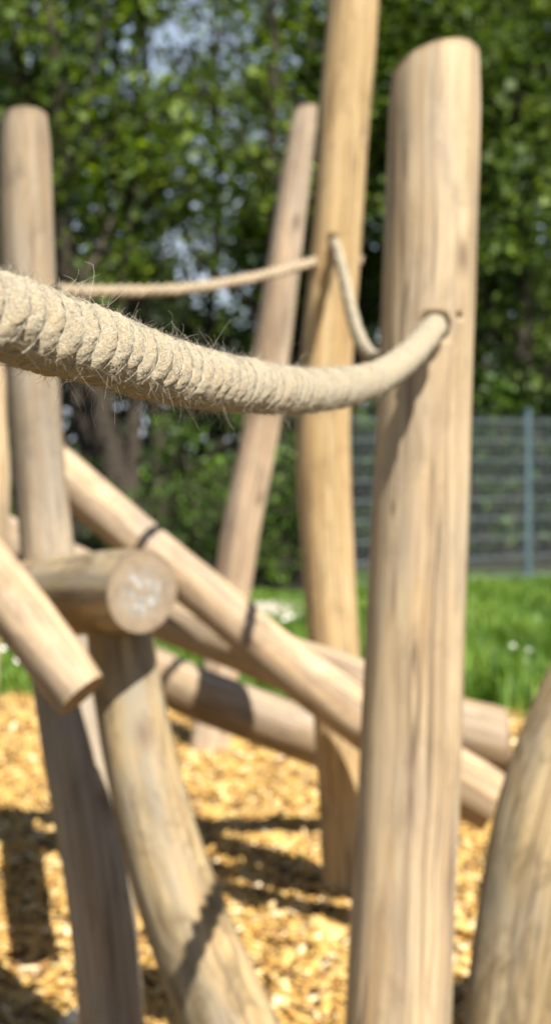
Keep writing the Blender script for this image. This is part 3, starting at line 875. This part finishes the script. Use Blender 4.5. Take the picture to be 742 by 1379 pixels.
M_PETAL = simple_mat('white_petal', (0.8, 0.8, 0.76), 0.6)
M_EYE = simple_mat('yellow_flower_eye', (0.7, 0.45, 0.03), 0.7)
def daisy_meshes():
    bm = bmesh.new()
    for k in range(13):
        a = k * 2 * math.pi / 13
        d = Vector((math.cos(a), math.sin(a), 0)); s_ = Vector((-math.sin(a), math.cos(a), 0))
        p = [d * 0.004 - s_ * 0.002, d * 0.016 - s_ * 0.0035 + Vector((0, 0, .003)), d * 0.021 + Vector((0, 0, .003)), d * 0.016 + s_ * 0.0035 + Vector((0, 0, .003)), d * 0.004 + s_ * 0.002]
        bm.faces.new([bm.verts.new(q) for q in p])
    pm = bpy.data.meshes.new('petals'); bm.to_mesh(pm); bm.free()
    bm = bmesh.new(); bmesh.ops.create_uvsphere(bm, u_segments=10, v_segments=6, radius=0.006)
    bmesh.ops.scale(bm, vec=(1, 1, 0.6), verts=bm.verts)
    em = bpy.data.meshes.new('eye'); bm.to_mesh(em); bm.free()
    sm = tube_mesh('stem', [[(Vector((0, 0, -0.2)), 0.0013), (Vector((0.006, 0, -0.1)), 0.0012), (Vector((0, 0, 0)), 0.001)]], 5)
    return pm, em, sm
pm, em, sm_ = daisy_meshes()
for (x, y, Y) in ((657, 925, 9.6), (695, 872, 10.9), (712, 905, 10.1), (650, 868, 11.2), (676, 850, 11.8), (722, 842, 12), (690, 900, 10.3), (640, 838, 12.4), (24, 912, 9.6), (4, 886, 10.2), (393, 843, 12.2), (384, 850, 12), (660, 905, 10.1), (668, 880, 10.8), (705, 925, 9.6)):
    p = at(x, y, Y); p.z = max(0.12, min(0.2, p.z))
    d = empty('daisy', p); d.rotation_euler = (math.radians(40), random.uniform(-.3, .3), random.uniform(-.5, .5))
    tag(d, 'small white daisy in the bright green grass', 'flower', 'daisies in the grass')
    link('petals', pm, M_PETAL, d); link('flower_eye', em, M_EYE, d); link('stem', sm_, L_GRASS, d)

# ------------------------------------------------------------------ wire fence
M_GALV = simple_mat('galvanised_wire', (0.230, 0.264, 0.272), 0.45, 0.2, 0.15, 30)
M_POSTM = simple_mat('teal_coated_post', (0.081, 0.124, 0.136), 0.45, 0.1, 0.12, 15)
def bar(bm, a, b_, r1, r2=None, sides=6):
    a, b_ = Vector(a), Vector(b_); d = (b_ - a).normalized()
    u = d.orthogonal().normalized(); v = d.cross(u)
    r2 = r2 or r1
    A, Bv = [], []
    for k in range(sides):
        t = 2 * math.pi * k / sides
        off_ = u * (math.cos(t) * r1) + v * (math.sin(t) * r2)
        A.append(bm.verts.new(a + off_)); Bv.append(bm.verts.new(b_ + off_))
    for k in range(sides):
        bm.faces.new((A[k], A[(k + 1) % sides], Bv[(k + 1) % sides], Bv[k]))
    bm.faces.new(A[::-1]); bm.faces.new(Bv)
fa = Vector((0.62, 15.9, 0)); fb = Vector((2.63, 17.1, 0))
step_v = fb - fa
fence = empty('wire_fence', fa)
tag(fence, 'grey wire mesh panel fence with teal posts in front of the woods', 'fence')
def box_mesh(name, x, y, z0, z1, ang, bev=0.004):
    bm = bmesh.new(); bmesh.ops.create_cube(bm, size=1.0)
    bmesh.ops.scale(bm, vec=(x, y, z1 - z0), verts=bm.verts)
    bmesh.ops.translate(bm, vec=(0, 0, (z0 + z1) / 2), verts=bm.verts)
    bmesh.ops.rotate(bm, cent=(0, 0, 0), matrix=Matrix.Rotation(ang, 3, 'Z'), verts=bm.verts)
    bmesh.ops.bevel(bm, geom=bm.edges[:], offset=bev, segments=2, affect='EDGES')
    me = bpy.data.meshes.new(name); bm.to_mesh(me); bm.free()
    return me
fang = math.atan2(step_v.y, step_v.x)
pmesh = box_mesh('fence_post', 0.075, 0.06, -0.3, 1.79, fang)
bm = bmesh.new()
dirn = step_v.normalized(); Lp = step_v.length
side = Vector((dirn.y, -dirn.x, 0))
for k in range(9):
    z = 0.06 + 0.2 * k
    for s_ in (-0.007, 0.007):
        bar(bm, dirn * 0.03 + side * (0.04 + s_) + Vector((0, 0, z)), dirn * (Lp - 0.03) + side * (0.04 + s_) + Vector((0, 0, z)), 0.0048)
k = 0.05
while k < Lp - 0.03:
    bar(bm, dirn * k + side * 0.04 + Vector((0, 0, 0.03)), dirn * k + side * 0.04 + Vector((0, 0, 1.72)), 0.0034, sides=5)
    k += 0.05
panel = bpy.data.meshes.new('mesh_panel'); bm.to_mesh(panel); bm.free()
cap_me = box_mesh('post_cap', 0.08, 0.065, 1.79, 1.805, fang)
for k in range(4):
    p = link('fence_post', pmesh, M_POSTM, fence); p.location = step_v * k
    c = link('post_cap', cap_me, M_POSTM, p)
    if k < 3:
        q = link('mesh_panel', panel, M_GALV, fence); q.location = step_v * k

# ------------------------------------------------------------------ light and sky
AZ, EL = math.radians(30), math.radians(57.5)
sdir = Vector((math.sin(AZ) * math.cos(EL), -math.cos(AZ) * math.cos(EL), math.sin(EL)))
sl = bpy.data.lights.new('sun', 'SUN'); sl.energy = 5.0; sl.angle = math.radians(0.5); sl.color = (1.0, 0.95, 0.87)
so = bpy.data.objects.new('sun', sl); col.objects.link(so)
so.rotation_euler = (-sdir).to_track_quat('-Z', 'Y').to_euler()
so.location = sdir * 30
w = bpy.data.worlds.new('World'); scene.world = w; w.use_nodes = True
nt = w.node_tree
sky = nt.nodes.new('ShaderNodeTexSky'); sky.sky_type = 'NISHITA'; sky.sun_disc = False
sky.sun_elevation = EL; sky.sun_rotation = math.pi - AZ
sky.air_density = 1.0; sky.dust_density = 0.7; sky.ozone_density = 1.0
# bright hazy cloud low in the sky, clear blue overhead
tc = nt.nodes.new('ShaderNodeTexCoord')
sp = nt.nodes.new('ShaderNodeSeparateXYZ'); nt.links.new(tc.outputs['Generated'], sp.inputs[0])
low = ramp(nt, sp.outputs['Z'], [(0.0, (1, 1, 1)), (0.5, (0, 0, 0))])
cl = tnoise(nt, mapping(nt, tc.outputs['Generated'], (2.2, 2.2, 5.0)), 1.6, 5, 0.6)
cm = mixc(nt, 1.0, low, ramp(nt, cl, [(0.36, (0.25,) * 3), (0.62, (0.95,) * 3)]), 'MULTIPLY')
north = ramp(nt, sp.outputs['Y'], [(0.35, (0, 0, 0)), (0.8, (1, 1, 1))])
cm = mixc(nt, 1.0, cm, north, 'MULTIPLY')
skyc = mixc(nt, cm, sky.outputs[0], (9.0, 10.0, 11.8))
nt.links.new(skyc, nt.nodes['Background'].inputs['Color'])
nt.nodes['Background'].inputs['Strength'].default_value = 0.05

# ------------------------------------------------------------------ camera
cam = bpy.data.cameras.new('camera'); co = bpy.data.objects.new('camera', cam); col.objects.link(co)
co.location = (0, 0, EYE); co.rotation_euler = (math.radians(90), 0, 0)
cam.sensor_fit = 'VERTICAL'; cam.sensor_height = 24.0
cam.lens = FPX / 1379.0 * 24.0
cam.shift_y = -(689.5 - HOR) / 1379.0
cam.clip_start = 0.05; cam.clip_end = 2000
cam.dof.use_dof = True
cam.dof.focus_distance = 1.0
APERTURE = 0.0070
cam.dof.aperture_fstop = cam.lens / 1000.0 / APERTURE
cam.dof.aperture_blades = 0
scene.camera = co

vs = scene.view_settings
vs.view_transform = 'Standard'; vs.look = 'None'; vs.exposure = 1.18; vs.gamma = 1.0; vs.use_curve_mapping = False
scene.render.engine = 'CYCLES'
scene.cycles.use_denoising = True
scene.cycles.denoising_input_passes = 'RGB_ALBEDO_NORMAL'
scene.cycles.denoising_prefilter = 'ACCURATE'
scene.cycles.max_bounces = 8
scene.cycles.transparent_max_bounces = 8
